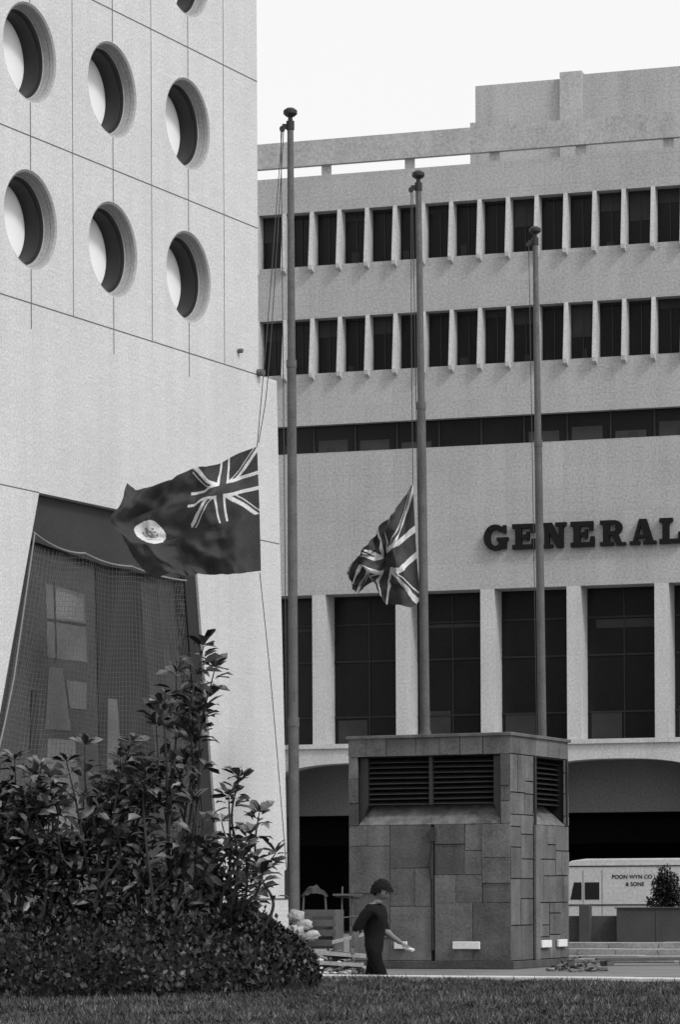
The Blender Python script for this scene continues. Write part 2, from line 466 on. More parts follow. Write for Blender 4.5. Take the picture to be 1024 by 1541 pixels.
# ------------------------------------------------------------ slate ventilation block
vt=empty("ventilation_kiosk",(.2,65.5,0),math.radians(-23.93))
W,D,HT=3.70,3.62,4.95
core=MB()
core.box(.02,W-.02,.5,1.46,.004,HT-.05,0)
core.box(.02,W-.50,1.46,D-.02,.004,HT-.05,0)
core.box(W-.50,W-.02,1.46,D-.02,.004,3.05,0); core.box(W-.50,W-.02,1.46,D-.02,4.5,HT-.05,0); core.box(W-.50,W-.02,3.40,D-.02,3.05,4.5,0)
core.box(.02,W-.02,.03,.5,.004,3.05,0); core.box(.02,W-.02,.03,.5,4.5,HT-.05,0)
core.box(.02,.22,.03,.5,3.05,4.5,0); core.box(3.48,W-.02,.03,.5,3.05,4.5,0)
core.build("core",['slatedk'],vt)
cl=MB()
def tiles(x0,x1,z0,z1,put,mw=.36,mh=.34):
    w_=x1-x0; h_=z1-z0
    canw=w_>2*mw; canh=h_>2*mh
    if (w_>.95 or h_>1.25) or R()<.45:
        if canw and (w_>h_*.85 or not canh):
            xm=x0+w_*U(.36,.64); tiles(x0,xm,z0,z1,put); tiles(xm,x1,z0,z1,put); return
        if canh:
            zm=z0+h_*U(.3,.7); tiles(x0,x1,z0,zm,put); tiles(x0,x1,zm,z1,put); return
    put(x0,x1,z0,z1)
def front(x0,x1,z0,z1,g_=.011):
    j=lambda:U(-.004,.004)
    y=U(-.022,.012)
    cl.prism([(x0+g_+j(),z0+g_+j()),(x1-g_+j(),z0+g_+j()),(x1-g_+j(),z1-g_+j()),(x0+g_+j(),z1-g_+j())],'y',y,.035,0,U(.68,1.30))
def side(q0,q1,z0,z1,g_=.011):
    cl.box(W-.035,W+U(-.010,.014),q0+g_,q1-g_,z0+g_,z1-g_,0,U(.85,1.3))
def leftside(q0,q1,z0,z1,g_=.009):
    cl.box(U(-.014,.006),.035,q0+g_,q1-g_,z0+g_,z1-g_,0,U(.85,1.15))
tiles(0,.95,.17,3.06,front); tiles(.95,1.90,.17,3.06,front); tiles(1.98,W,.17,3.06,front)
def course(a,b,z0,z1,put,lo=.35,hi=.8):
    x=a
    while x<b-.01:
        x2=x+U(lo,hi)
        if b-x2<lo: x2=b
        put(x,x2,z0,z1); x=x2
course(0,W,4.52,HT-.02,front)
tiles(0,.22,3.06,4.52,front); tiles(3.48,W,3.06,4.52,front)
tiles(0,1.4,.17,4.52,side); tiles(1.4,D,.17,3.06,side); course(0,D,4.52,HT-.02,side)
tiles(3.36,D,3.06,4.52,side)
tiles(0,D,.17,HT-.02,leftside)
cl.box(W+.016,W+.07,1.35,1.62,.17,3.05,0,1.0)
cl.build("slate_tiles",['slate'],vt,bevel=.006)
vp=MB()
vp.box(-.05,W+.05,-.05,D+.05,HT-.05,HT+.02,0,1.0)
vp.box(-.10,W+.10,-.12,D+.1,.005,.165,0,.6)
vp.build("coping_and_plinth",['slate'],vt,bevel=.01)
lv=MB()
lv.poly([(.225,.00,3.062),(3.478,.00,3.062),(3.30,.44,3.49),(.40,.44,3.49)],1)
lv.box(.22,3.48,.47,.498,3.06,4.52,2)
lv.prism([(.222,3.06),(.41,3.49),(.41,4.51),(.222,4.51)],'y',.10,.46,0); lv.prism([(3.478,3.06),(3.29,3.49),(3.29,4.51),(3.478,4.51)],'y',.10,.46,0)
nsl=9
for i in range(nsl):
    z=3.50+i*(1.0/nsl)
    for (xa,xb) in ((.42,1.82),(1.90,3.28)):
        dz=U(-.008,.008); d2_=U(-.008,.008)
        lv.add([(xa,.12,z+dz),(xb,.12,z+d2_),(xb,.36,z+.088+d2_),(xa,.36,z+.088+dz),(xa,.12,z+dz-.012),(xb,.12,z+d2_-.012),(xb,.36,z+.076+d2_),(xa,.36,z+.076+dz)],
               [(0,1,2,3),(7,6,5,4),(0,4,5,1),(2,6,7,3)],0)
lv.box(1.82,1.90,.10,.40,3.48,4.515,0)
lv.box(1.91,1.97,.005,.03,.17,3.05,2)
lv.tube([(1.94,-.03,.4),(1.94,-.03,3.0)],.025,8,0)
lv.box(1.86,2.02,-.06,-.024,2.7,2.95,0)
lv.tube([(1.94,-.02,2.5),(1.9,-.04,2.2),(1.93,-.03,1.9)],.04,8,0)
lv.box(W-.498,W-.47,1.462,3.398,3.06,4.52,2)
lv.poly([(W-.0,1.465,3.062),(W-.0,3.395,3.062),(W-.44,3.3,3.49),(W-.44,1.56,3.49)],1)
for i in range(nsl):
    z=3.50+i*(1.0/nsl)
    lv.prism([(W-.12,z),(W-.15,z),(W-.36,z+.085),(W-.33,z+.09)],'y',1.47,3.39,0)
lv.box(W+.016,W+.05,1.38,1.46,3.06,4.52,0); lv.box(W+.016,W+.05,3.40,3.46,3.06,4.52,0)
lv.build("louvres",['louvre','sill','black'],vt)
lf=MB()
for (xa,xb) in ((2.41,3.02),(1.07,1.36)): lf.box(xa,xb,-.09,-.024,.42,.58,0)
for (qa,qb) in ((1.70,2.3),(2.75,3.3)): lf.box(W+.018,W+.08,qa,qb,.42,.58,0)
lf.build("light_fittings",['lamp'],vt,bevel=.012)

# ------------------------------------------------------------ flagpoles
def flagpole(base,topx):
    e=empty("flagpole",base)
    lean=topx-base[0]; H=18.05
    def C(z): return (lean*z/H,0,z)
    m=MB()
    m.tube([C(.01),C(.25)],[.26,.22],20)
    m.tube([C(.25),C(5.2),C(5.22)],[.118,.115,.10],20)
    m.tube([C(5.22),C(12.7),C(12.72)],[.103,.097,.083],20)
    m.tube([C(12.72),C(17.6)],[.084,.066],20)
    m.tube([C(12.62),C(12.78)],[.108,.108],20); m.tube([C(5.1),C(5.3)],[.125,.125],20)
    m.build("shaft",['pole'],e,smooth=False)
    f=MB()
    f.tube([C(17.6),C(17.78)],[.085,.085],16); f.tube([C(17.78),C(17.9)],[.05,.05],12)
    f.tube([C(17.88),C(17.93),C(18.0),C(18.05)],[.09,.145,.145,.08],20)
    t=C(17.68)
    f.box(t[0]-.17,t[0]-.04,-.03,.03,17.62,17.72,0); f.tube([(t[0]-.17,-.035,17.62),(t[0]-.17,.035,17.62)],.06,12,0)
    f.box(-.20,-.10,-.06,.06,1.5,2.1,0)
    f.build("finial_and_pulley",['dark'],e)
    return e
p1=flagpole((-.961,64,0),-.961)
p2=flagpole((2.01,69.6,0),1.867)
p3=flagpole((5.08,75.5,0),4.907)
def halyard(pts,parent,name="halyard",r=.010):
    b=parent.location; m=MB()
    m.tube([(p[0]-b.x,p[1]-b.y,p[2]) for p in pts],r,5); m.build(name,['rope'],parent)
def cr(P,n=8):
    P=[Vector(p) for p in P]; Q=[P[0]*2-P[1]]+P+[P[-1]*2-P[-2]]; out=[]
    for i in range(1,len(Q)-2):
        for k_ in range(n):
            t=k_/n; a,b,c,d=Q[i-1:i+3]
            out.append(.5*((2*b)+(c-a)*t+(2*a-5*b+4*c-d)*t*t+(3*b-a-3*c+d)*t**3))
    out.append(P[-1]); return out
halyard(cr([(-1.13,64,17.62),(-1.45,64,13.64),(-1.692,64,10.97)]),p1)
halyard(cr([(-1.10,64,17.62),(-1.30,64,14.5),(-1.48,64,12.2),(-1.66,64,11.05)]),p1)
halyard(cr([(-1.65,64,8.33),(-1.40,64,5.71),(-1.11,64,2.0)]),p1)
halyard([(-1.16,64,17.6),(-1.12,64,9),(-1.10,64,2.0)],p1)
halyard([(1.70,69.6,17.6),(1.69,69.6,14),(1.711,69.6,10.93)],p2)
halyard([(1.73,69.6,17.6),(1.84,69.6,9),(1.86,69.6,2.0)],p2)
halyard([(1.849,69.6,8.25),(1.88,69.6,2.0)],p2)
halyard([(4.75,75.5,17.6),(4.85,75.5,9),(4.93,75.5,2.0)],p3)

# ------------------------------------------------------------ flags
def jack(x,y):
    # x 0..2, y 0..1 ; 0 blue 1 red 2 white
    if abs(x-1)<.085 or abs(y-.5)<.085: return 1
    if abs(x-1)<.14 or abs(y-.5)<.14: return 2
    h=math.hypot(.5,1)
    a=(x/2-y)/h*(1 if x<1 else -1); b=(x/2-(1-y))/h*(1 if x>1 else -1)
    for s in (a,b):
        if -.036<s<.004: return 1
        if -.052<s<.07: return 2
    return 0
def curve_at(P,t):
    L_=[0]
    for i in range(1,len(P)): L_.append(L_[-1]+math.hypot(P[i][0]-P[i-1][0],P[i][1]-P[i-1][1]))
    d=t*L_[-1]
    Q=[(2*P[0][0]-P[1][0],2*P[0][1]-P[1][1])]+list(P)+[(2*P[-1][0]-P[-2][0],2*P[-1][1]-P[-2][1])]
    for i in range(1,len(P)):
        if d<=L_[i]+1e-9:
            s=(d-L_[i-1])/max(1e-9,L_[i]-L_[i-1]); a,b,c,e=Q[i-1:i+3]
            return tuple(.5*((2*b[k])+(c[k]-a[k])*s+(2*a[k]-5*b[k]+4*c[k]-e[k])*s*s+(3*b[k]-a[k]-3*c[k]+e[k])*s**3) for k in (0,1))
    return P[-1]
def flag(name,loc,unit,topE,flyE,botE,hoistE,design,wave):
    NU,NV=280,170
    T=[curve_at(topE,i/NU) for i in range(NU+1)]; B=[curve_at(botE,i/NU) for i in range(NU+1)]
    Fy=[curve_at(flyE,j/NV) for j in range(NV+1)]; Hs=[curve_at(hoistE,j/NV) for j in range(NV+1)]
    vs=[]
    for j in range(NV+1):
        v=j/NV
        for i in range(NU+1):
            u=i/NU; p=[]
            for k_ in (0,1):
                c=(1-v)*T[i][k_]+v*B[i][k_]+(1-u)*Hs[j][k_]+u*Fy[j][k_]
                c-=(1-u)*(1-v)*T[0][k_]+u*(1-v)*T[-1][k_]+(1-u)*v*B[0][k_]+u*v*B[-1][k_]
                p.append(c*unit)
            dx,dy,dz=wave(u,v)
            vs.append((p[0]+dx,dy,p[1]+dz))
    fs=[];ms=[]
    for j in range(NV):
        for i in range(NU):
            a=j*(NU+1)+i; fs.append((a,a+1,a+NU+2,a+NU+1)); ms.append(design((i+.5)/NU,1-(j+.5)/NV))
    m=MB(); m.v=vs; m.f=fs; m.m=ms; m.t=[1.0]*len(fs)
    o=m.build(name,['fblue','fred','fwhite','fbadge'],None,smooth=True); o.location=loc
    return o
def d1(u,v):
    if u<.5 and v>.46:
        return jack(u*4,(v-.46)/.54)
    dx=(u-.76)*1.3; dy=(v-.49)
    r=math.hypot(dx,dy)
    if r<.125:
        if abs(dx)<.030 and -.055<dy<.03 and not (abs(dx)<.012 and -.02<dy<.012): return 3
        if abs(dx)<.014 and .03<dy<.065: return 3
        if .036<abs(dx)<.062 and -.045<dy<.045 and noise.noise((dx*60,dy*60,1))>-.1: return 3
        if -.085<dy<-.068 and abs(dx)<.06: return 3
        return 2
    return 0
def crum(u,v,s): return noise.noise((u*5.5+s,v*4.0,s))+.5*noise.noise((u*12,v*9+s,s))
def w1(u,v):
    e=min(1,u*3)
    return (.03*math.sin(11*u+5*v)*e+.06*crum(u,v,7)*e, e*(.15*math.sin(9*u+3.2*v+.6)+.09*math.sin(21*u-7*v)+.22*crum(u,v,2)), .03*math.sin(14*u+2*v)*e*(.3+u)+.06*crum(u,v,4)*e)
flag("colonial_flag",(-1.692,64,10.97),.01391,
     [(0,0),(-41,-15),(-96,-37),(-136,-47),(-176,-63),(-188,-63),(-194,-58)],
     [(-194,-58),(-205,-90),(-222,-112),(-205,-140),(-201,-147),(-181,-175),(-156,-195)],
     [(5,-187),(-46,-192),(-96,-191),(-131,-195),(-156,-195)],
     [(0,0),(3,-90),(5,-187)],d1,w1)
def d2(u,v): return jack(u*2,v)
def w2(u,v):
    e=min(1,u*3)
    return (.07*math.sin(9*u+7*v)*e+.10*crum(u,v,3)*e, e*(.24*math.sin(13*u+2*v)+.08*math.sin(24*u-7*v)+.22*crum(u,v,9)), .05*math.sin(15*u+3*v)*e+.09*crum(u,v,5)*e)
flag("union_flag",(1.711,69.6,10.93),.01513,
     [(0,0),(-12,-14),(-25,-37),(-47,-67),(-74,-92),(-89,-117)],
     [(-89,-117),(-95,-142),(-89,-164)],
     [(10,-174),(-2,-184),(-17,-186),(-37,-180),(-52,-160),(-72,-150),(-89,-164)],
     [(0,0),(4,-90),(10,-174)],d2,w2)

# ------------------------------------------------------------ vegetation
def leaf(mb,p,d,up,Ln,Wd,tone,mi=0,curl=.15):
    d=d.normalized(); s=d.cross(up)
    if s.length<.1: s=d.cross(Vector((1,0,.3)))
    s.normalize(); n=s.cross(d)
    a=p; m1=p+d*Ln*.32; m2=p+d*Ln*.72-n*curl*Ln*.3; t=p+d*Ln-n*curl*Ln
    f_=n*Wd*.15
    vs=[a,m1,m2,t,m1+s*Wd*.40+f_,m2+s*Wd*.5+f_,m1-s*Wd*.40+f_,m2-s*Wd*.5+f_]
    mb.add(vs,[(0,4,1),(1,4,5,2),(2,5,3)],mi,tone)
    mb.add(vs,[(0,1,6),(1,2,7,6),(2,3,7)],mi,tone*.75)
def rnd():
    v=Vector((random.gauss(0,1),random.gauss(0,1),random.gauss(0,1))); return v.normalized()
def shrub(name,base,tips,Ln=.2,lower=.45,fills=(),wr=.46):
    mb=MB()
    for t in tips:
        b=Vector(base)+Vector((U(-.25,.25),U(-.15,.15),0)); T=Vector(t)
        b.x=b.x*.75+T.x*.25
        mid=b.lerp(T,.5)+Vector((U(-.22,.22),U(-.15,.15),U(-.05,.1)))
        q3=b.lerp(T,.8)+Vector((U(-.1,.1),U(-.1,.1),0))
        P=cr([b,mid,q3,T],9); n=len(P)
        mb.tube(P,[.017*(1-i/n)+.005 for i in range(n)],6,1,1.0)
        Lt=(T-b).length; step=.042
        k_=int(Lt*(1-lower)/step)
        ang=U(0,6)
        for i in range(k_):
            f_=1-(i/k_)*(1-lower)
            idx=f_*(n-1); i0=min(int(idx),n-2); pp=P[i0].lerp(P[i0+1],idx-i0)
            tan=(P[i0+1]-P[i0]).normalized()
            ang+=2.4
            if noise.noise((pp.x*3,pp.z*5,t[0]))<-.18: continue
            out=Vector((math.cos(ang),math.sin(ang),0))
            d=(out*U(.7,1.2)+tan*U(.0,.9)+Vector((0,0,U(-.4,.3)))).normalized()
            sz=Ln*U(.6,1.1)
            tn_=random.choice((.35,.5,.75,1.0,1.6,2.9))
            st=U(.02,.07)
            leaf(mb,pp+d*st,d,Vector((0,-.3,1))+rnd()*.7,sz,sz*wr,tn_,0,U(0,.4))
        for i in range(9):
            a=i*.7+U(0,.4)
            d=Vector((math.cos(a)*.8,math.sin(a)*.8,U(.0,1.1))).normalized()
            sz=Ln*U(.6,1.0); leaf(mb,T+d*.01,d,Vector((0,-.3,1))+rnd()*.5,sz,sz*wr,random.choice((.5,.8,1.3,2.0,2.8)),0,U(0,.3))
    for (cnt_,c,rad) in fills:
        for i in range(cnt_):
            v=rnd()*(R()**.4); p=Vector((c[0]+v.x*rad[0],c[1]+v.y*rad[1],c[2]+v.z*rad[2]))
            if noise.noise(p*2.4)<-.10: continue
            d=(rnd()+Vector((0,-.2,.3))).normalized(); sz=Ln*U(.4,.85)
            leaf(mb,p,d,Vector((0,-.3,1))+rnd()*.7,sz,sz*wr,random.choice((.2,.3,.5,.8,1.4,2.9)),0,U(0,.3))
    return mb.build(name,['leaf','bark'])
Y=31.3
def T_(L_): return [(x,Y+U(-.5,.4),z) for x,z in L_]
shrub("tall_shrub",(-1.8,Y,.75),T_([(-1.385,4.14),(-1.27,3.92),(-1.67,3.86),(-1.79,3.52),(-1.45,3.5),(-1.86,3.32),(-1.98,2.95),(-1.6,3.0),(-1.5,2.55),(-1.8,2.5),(-2.05,2.6),(-1.35,2.1),(-1.65,2.1)]),.22,.45,
      [(600,(-1.75,Y+.1,1.5),(.7,.5,.8)),(240,(-1.75,Y,2.7),(.35,.3,.55)),(80,(-1.55,Y,3.5),(.22,.2,.35))])
shrub("tall_shrub",(-2.5,Y,.75),T_([(-2.1,3.15),(-2.25,3.0),(-2.6,3.12),(-2.77,2.95),(-2.43,2.75),(-2.2,2.6),(-2.65,2.6),(-2.3,2.3),(-2.0,2.2),(-2.85,2.5),(-2.95,2.8)]),.20,.3,
      [(2400,(-2.4,Y+.2,1.75),(.9,.6,1.0)),(300,(-2.15,Y,2.75),(.3,.3,.35))])
shrub("tall_shrub",(-3.4,Y,.75),T_([(-3.04,2.9),(-3.37,3.0),(-3.5,2.7),(-3.2,2.6),(-2.95,2.5),(-3.6,3.0),(-3.3,2.3),(-3.9,2.8),(-4.2,2.9),(-3.15,2.85)]),.20,.3,
      [(3800,(-3.3,Y+.2,1.8),(.95,.6,1.0)),(600,(-3.0,Y,2.3),(.4,.4,.45))])
shrub("tall_shrub",(-1.15,Y,.8),T_([(-1.01,2.78),(-1.12,2.6),(-.83,2.44),(-.66,2.02),(-.91,2.2),(-1.22,2.35),(-1.3,2.0),(-1.0,1.95),(-.8,1.8),(-1.4,2.0)]),.20,.35,
      [(380,(-1.15,Y+.1,1.65),(.36,.3,.55))])
def hh(x,y):
    e=max(0,min(1,(-.22-x)/1.5)); hwid=2.5*math.sqrt(e*(2-e)) if e<1 else 2.5
    cy=31.9+(1-e)*.9
    if hwid<.02: return 0
    r=abs(y-cy)/hwid
    if r>=1: return 0
    H=.80*min(1,(max(0,-.22-x)/.8))**.45+.12*noise.noise((x*2.2,y*2.2,0))+.09*noise.noise((x*6,y*6,3))
    return max(.0,H*(1-r**2.2)**.5)
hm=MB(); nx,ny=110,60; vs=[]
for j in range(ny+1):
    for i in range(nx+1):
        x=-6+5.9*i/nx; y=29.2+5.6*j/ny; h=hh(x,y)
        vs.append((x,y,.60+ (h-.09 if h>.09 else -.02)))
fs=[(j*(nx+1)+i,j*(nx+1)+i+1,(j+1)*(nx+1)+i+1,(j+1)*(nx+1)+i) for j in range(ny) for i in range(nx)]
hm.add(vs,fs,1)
cnt=0
while cnt<40000:
    x=U(-4.6,-.10); y=U(29.2,33.2); h=hh(x,y)
    if h<.02: continue
    z=.60+h-abs(random.gauss(0,.06))+.03+(U(0,.12) if R()<.06 else 0)
    if y<31: z=.6+h*U(.2,1.05)
    d=(rnd()+Vector((0,-.5,.8))).normalized()
    s=d.cross(rnd()).normalized(); n_=noise.noise((x*3,y*3,z*3)); L1=U(.035,.085); W1=L1*.32
    p=Vector((x,y-.02,z))
    hm.add([p,p+d*L1*.5+s*W1,p+d*L1,p+d*L1*.5-s*W1],[(0,1,2,3)],0,max(.15,random.choice((.3,.5,.8,1.2,2.8))*(1+1.3*n_)))
    cnt+=1
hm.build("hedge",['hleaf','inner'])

# ------------------------------------------------------------ site clutter
def chunk(mb,c,s,tone,flat=.6,mi=0):
    bm=bmesh.new(); bmesh.ops.create_icosphere(bm,subdivisions=1,radius=1)
    rot=Matrix.Rotation(U(0,6),3,'Z')@Matrix.Rotation(U(-.4,.4),3,'X')
    sc=Vector((U(.6,1.3),U(.6,1.3),U(.4,1)*flat))
    vs=[]
    for v in bm.verts:
        q=v.co*U(.75,1.15); q=Vector((q.x*sc.x,q.y*sc.y,q.z*sc.z))*s; q=rot@q; vs.append(Vector(c)+q)
    fs=[tuple(v.index for v in f.verts) for f in bm.faces]; bm.free()
    mb.add(vs,fs,mi,tone)
def rubble(name,cx,cy,rx,ry,h,n,smin=.04,smax=.16,tones=(.25,.5,.8,1.2,1.8,2.8)):
    mb=MB()
    for i in range(n):
        a=U(0,6.28); r=math.sqrt(R()); x=cx+rx*r*math.cos(a); y=cy+ry*r*math.sin(a)
        z=h*(1-r)*R()+.03
        chunk(mb,(x,y,z),U(smin,smax),random.choice(tones))
    mb.build(name,['rubble'])
rubble("rubble_pile",-.15,60.5,.85,1.2,.6,300,.03,.12)
rubble("rubble_pile",4.85,62.5,.65,1.0,.32,110,.03,.09,(.25,.4,.6,.9,1.4))
rubble("rubble_pile",-.78,61.5,.42,.5,1.35,190,.05,.13)
def sack(loc,s,rz):
    bm=bmesh.new(); bmesh.ops.create_icosphere(bm,subdivisions=3,radius=1)
    for v in bm.verts:
        q=v.co; q.x=math.copysign(abs(q.x)**.7,q.x); q.y=math.copysign(abs(q.y)**.7,q.y)
        k_=1+.5*noise.noise(q*2.3+Vector(loc))+.3*noise.noise(q*5+Vector(loc)); v.co=Vector((q.x*s[0],q.y*s[1],max(q.z,-.75)*s[2]))*k_
    for f in bm.faces: f.smooth=True
    me=bpy.data.meshes.new("sack"); bm.to_mesh(me); bm.free(); me.materials.append(M['sack'])
    o=bpy.data.objects.new("sack",me); scene.collection.objects.link(o); o.location=loc; o.rotation_euler=(U(-.3,.3),U(-.3,.3),rz)
sack((-.88,61.2,1.15),(.14,.14,.12),.3); sack((-.72,61.1,.98),(.15,.14,.10),-.2); sack((-.60,61.0,.76),(.16,.15,.09),.1); sack((-.9,61.0,.84),(.16,.15,.12),.7)
cr_=empty("timber_crate",(-.35,61.6,0),-.3); m=MB()
for z in (.55,.75,.95,1.15): m.box(-.35,.35,-.3,-.27,z,z+.13,0)
for x in (-.35,.31): m.box(x,x+.04,-.27,.3,.3,1.28,0); m.box(x,x+.04,-.305,-.27,.004,1.28,0)
m.box(-.34,.34,.27,.3,.5,1.28,0); m.box(-.34,.34,-.26,.26,.5,.54,0)
m.build("slats",['wood'],cr_)
sc_=empty("scaffold_trestle",(.1,62.6,0),0); m=MB()
for (x,dx) in ((-.1,.05),(.18,-.04)): m.tube([(x,0,.01),(x+dx,.1,1.75)],.018,8,0)
m.tube([(-.2,.05,1.1),(.32,.05,1.14)],.016,8,0); m.tube([(-.2,.08,1.55),(.32,.08,1.5)],.016,8,0)
m.box(-.25,.36,-.05,.2,1.56,1.60,0)
m.build("poles",['wood'],sc_)
m=MB(); m.prism([(-.45,.3),(.55,.22),(.55,.27),(-.45,.36)],'y',0,.9,0); m.prism([(-.55,.12),(.5,.06),(.5,.11),(-.55,.18)],'y',-.5,.5,0)
m.prism([(-.1,.5),(.55,.66),(.56,.70),(-.1,.54)],'y',.2,.9,0)
o=m.build("stone_slab",['stone'],None,bevel=.01); o.location=(-.05,60.1,.12)
m=MB()
vs=[];nn=16
for j in range(nn+1):
    for i in range(nn+1):
        x=i/nn-.5; y=j/nn-.5
        vs.append((x*.55,y*.6,.22*(1-4*x*x)*(1-3*y*y)+.05*noise.noise((x*6,y*6,0))))
m.add(vs,[(j*(nn+1)+i,j*(nn+1)+i+1,(j+1)*(nn+1)+i+1,(j+1)*(nn+1)+i) for j in range(nn) for i in range(nn)])
o=m.build("tarpaulin",['dark'],None,smooth=True); o.location=(-.52,62.2,1.55)
m=MB()
for (x,y) in ((-.27,-.25),(.27,-.25),(-.27,.25),(.27,.25)): m.tube([(x*1.1,y,-1.54),(x*.8,y,.03)],.02,6,0)
m.build("trestle_legs",['wood'],o)

e=empty("planter_wall",(8.0,84,0),math.radians(-17)); m=MB()
m.box(-.4,6,0,.35,.004,1.15,0); m.box(-.45,6,-.04,.4,1.151,1.19,1); m.box(-.4,-.1,.351,4,.004,1.15,0)
m.box(-2.0,-.41,.5,.8,.004,.95,0); m.box(-1.5,-1.2,.2,.499,.004,1.25,0); m.box(.7,.75,-.02,-.001,.05,1.1,1); m.box(1.9,1.93,-.02,-.001,.05,1.1,1)
m.build("wall",['dwall','dwall'],e,bevel=.01)
e=empty("stone_steps",(5.9,72,0),math.radians(-20)); m=MB()
for i in range(3):
    xx=-1.0-.3*i
    while xx<5:
        x2=xx+U(.7,1.3); m.box(xx,x2-.012,-1.5+i*.9,-.62+i*.9,.004+i*.001,.14*(i+1)+U(-.01,.01),0); xx=x2
m.box(.2,2.6,-2.3,-1.7,.01,.09,0)
m.build("treads",['stone'],e,bevel=.01)
e=empty("timber_planks",(5.6,66.5,0),.15); m=MB()
m.box(0,2.6,0,.2,.12,.17,0); m.box(.3,2.9,.3,.5,.10,.15,0); m.box(.2,.35,-.1,.6,.004,.1,0); m.box(2.0,2.15,-.1,.6,.004,.1,0)
m.build("planks",['wood'],e)
mb=MB()
mb.tube([(0,0,0),(.03,0,.6),(0,.02,1.3),(.05,0,1.9)],[.07,.06,.05,.02],8,1)
for i in range(14):
    a=U(0,6.28); mb.tube([(0,0,U(.7,1.4)),(.4*math.cos(a),.4*math.sin(a),U(1.4,2.2))],[.025,.01],5,1)
for i in range(4600):
    v=rnd()*(R()**.45); p=Vector((v.x*.52*(1-.3*v.z),v.y*.55,1.4+v.z*.95))
    if noise.noise(p*3)<-.25: continue
    sz=U(.07,.13); leaf(mb,p,(rnd()+Vector((0,0,.2))).normalized(),Vector((0,0,1))+rnd()*.5,sz,sz*.45,random.choice((.15,.25,.4,.6)),0)
o=mb.build("small_tree",['hleaf','bark']); o.location=(9.12,85.4,0)

# ------------------------------------------------------------ delivery truck
tk=empty("delivery_truck",(6.95,96,0),math.radians(-14)); m=MB()
prof=[(0.0,.55),(0.0,1.25),(.10,1.42),(.22,2.15),(.10,2.36),(.10,2.48),(.35,2.60),(.8,2.66),(5.6,2.66),(5.75,2.55),(5.75,.55)]
m.prism(prof,'y',0,2.0,0); o=m.build("body",['truck'],tk,bevel=.05); recalc(o)
m=MB()
def tw(pts,mi=0): m.prism(pts,'y',-.012,.02,mi)
tw([(.30,1.38),(.66,1.38),(.66,1.92),(.42,1.92)]); tw([(.76,1.38),(1.22,1.38),(1.22,1.92),(.76,1.92)])
m.prism([(0.06,1.45),(.19,2.1),(.17,2.1),(.04,1.45)],'y',.2,1.8,0)
m.build("windows",['glass'],tk)
m=MB()
m.box(.05,5.7,-.02,.0,1.19,1.23,0); m.box(1.30,1.315,-.006,0,.7,2.3,0); m.box(.70,.715,-.006,0,.7,2.3,0)
m.box(.1,5.7,-.035,.0,2.44,2.48,1); m.box(-.15,5.8,.1,1.9,.42,.60,0)
m.box(.05,5.7,-.004,.0,2.40,2.437,0)
m.tube([(.2,-.15,1.6),(.2,-.15,1.85)],.05,8,0)
m.build("trim",['dark','truck'],tk)
m=MB()
for x in (1.1,4.5):
    for y in (.0,1.75): m.tube([(x,y-.02,.38),(x,y+.24,.38)],.38,24,0)
m.build("wheels",['rubber'],tk)
for (txt,x,z,sz) in (("POON WYN CO",1.62,2.03,.155),("& SONS",2.05,1.80,.155)):
    c=bpy.data.curves.new("lettering",'FONT'); c.body=txt; c.size=sz*1.1; c.offset=.003; c.extrude=.002
    t=bpy.data.objects.new("lettering",c); scene.collection.objects.link(t); t.parent=tk
    t.location=(x,-.012,z); t.rotation_euler=(math.radians(90),0,0); c.materials.append(M['letter'])

# ------------------------------------------------------------ walking man
def skin_mesh(pts,edges,root=0,sub=2):
    me=bpy.data.meshes.new("tmp"); me.from_pydata([p[:3] for p in pts],edges,[])
    o=bpy.data.objects.new("tmp",me); scene.collection.objects.link(o)
    sk=o.modifiers.new("s",'SKIN'); sk.use_smooth_shade=True
    for i,v in enumerate(me.skin_vertices[0].data):
        r=pts[i][3]; v.radius=(r if isinstance(r,tuple) else (r,r)); v.use_root=(i==root)
    ss=o.modifiers.new("u",'SUBSURF'); ss.levels=sub; ss.render_levels=sub
    dg=bpy.context.evaluated_depsgraph_get(); dg.update()
    ev=o.evaluated_get(dg); em=bpy.data.meshes.new_from_object(ev)
    vs=[v.co.copy() for v in em.vertices]; fs=[tuple(p.vertices) for p in em.polygons]
    bpy.data.objects.remove(o); return vs,fs
man=empty("walking_man",(.42,38,0),math.radians(-22))
body=[(0,0,.94,(.15,.12)),(.0,0,1.08,(.14,.115)),(.01,0,1.24,(.165,.125)),(.02,0,1.38,(.15,.10)),(.045,0,1.47,.062),(.085,0,1.545,.055),
 (-.01,-.17,1.40,.080),(-.14,-.23,1.16,.062),(-.17,-.23,1.04,.042),(-.20,-.20,.93,.030),
 (.02,.17,1.40,.080),(.06,.22,1.14,.062),(.16,.20,1.06,.042),(.31,.15,.98,.030),
 (.02,-.09,.86,.10),(.18,-.09,.50,.066),(.12,-.09,.28,.056),(.08,-.09,.10,.042),(.22,-.10,.05,.036),
 (-.02,.09,.86,.10),(-.10,.09,.50,.066),(-.24,.09,.30,.056),(-.36,.09,.15,.042),(-.26,.10,.05,.036)]
ed=[(0,1),(1,2),(2,3),(3,4),(4,5),(3,6),(6,7),(7,8),(8,9),(3,10),(10,11),(11,12),(12,13),(0,14),(14,15),(15,16),(16,17),(17,18),(0,19),(19,20),(20,21),(21,22),(22,23)]
vs,fs=skin_mesh(body,ed)
for v in vs:   # cloth folds on the shirt and trousers
    if v.z<1.42 and not (v.x>.12 and v.z>.9 and v.y>.1) and not (v.x<-.14 and v.z>.85 and v.z<1.1):
        k_=noise.noise(Vector((v.x*9,v.y*9,v.z*14)))*.012; v.x+=k_; v.y+=k_
mb=MB()
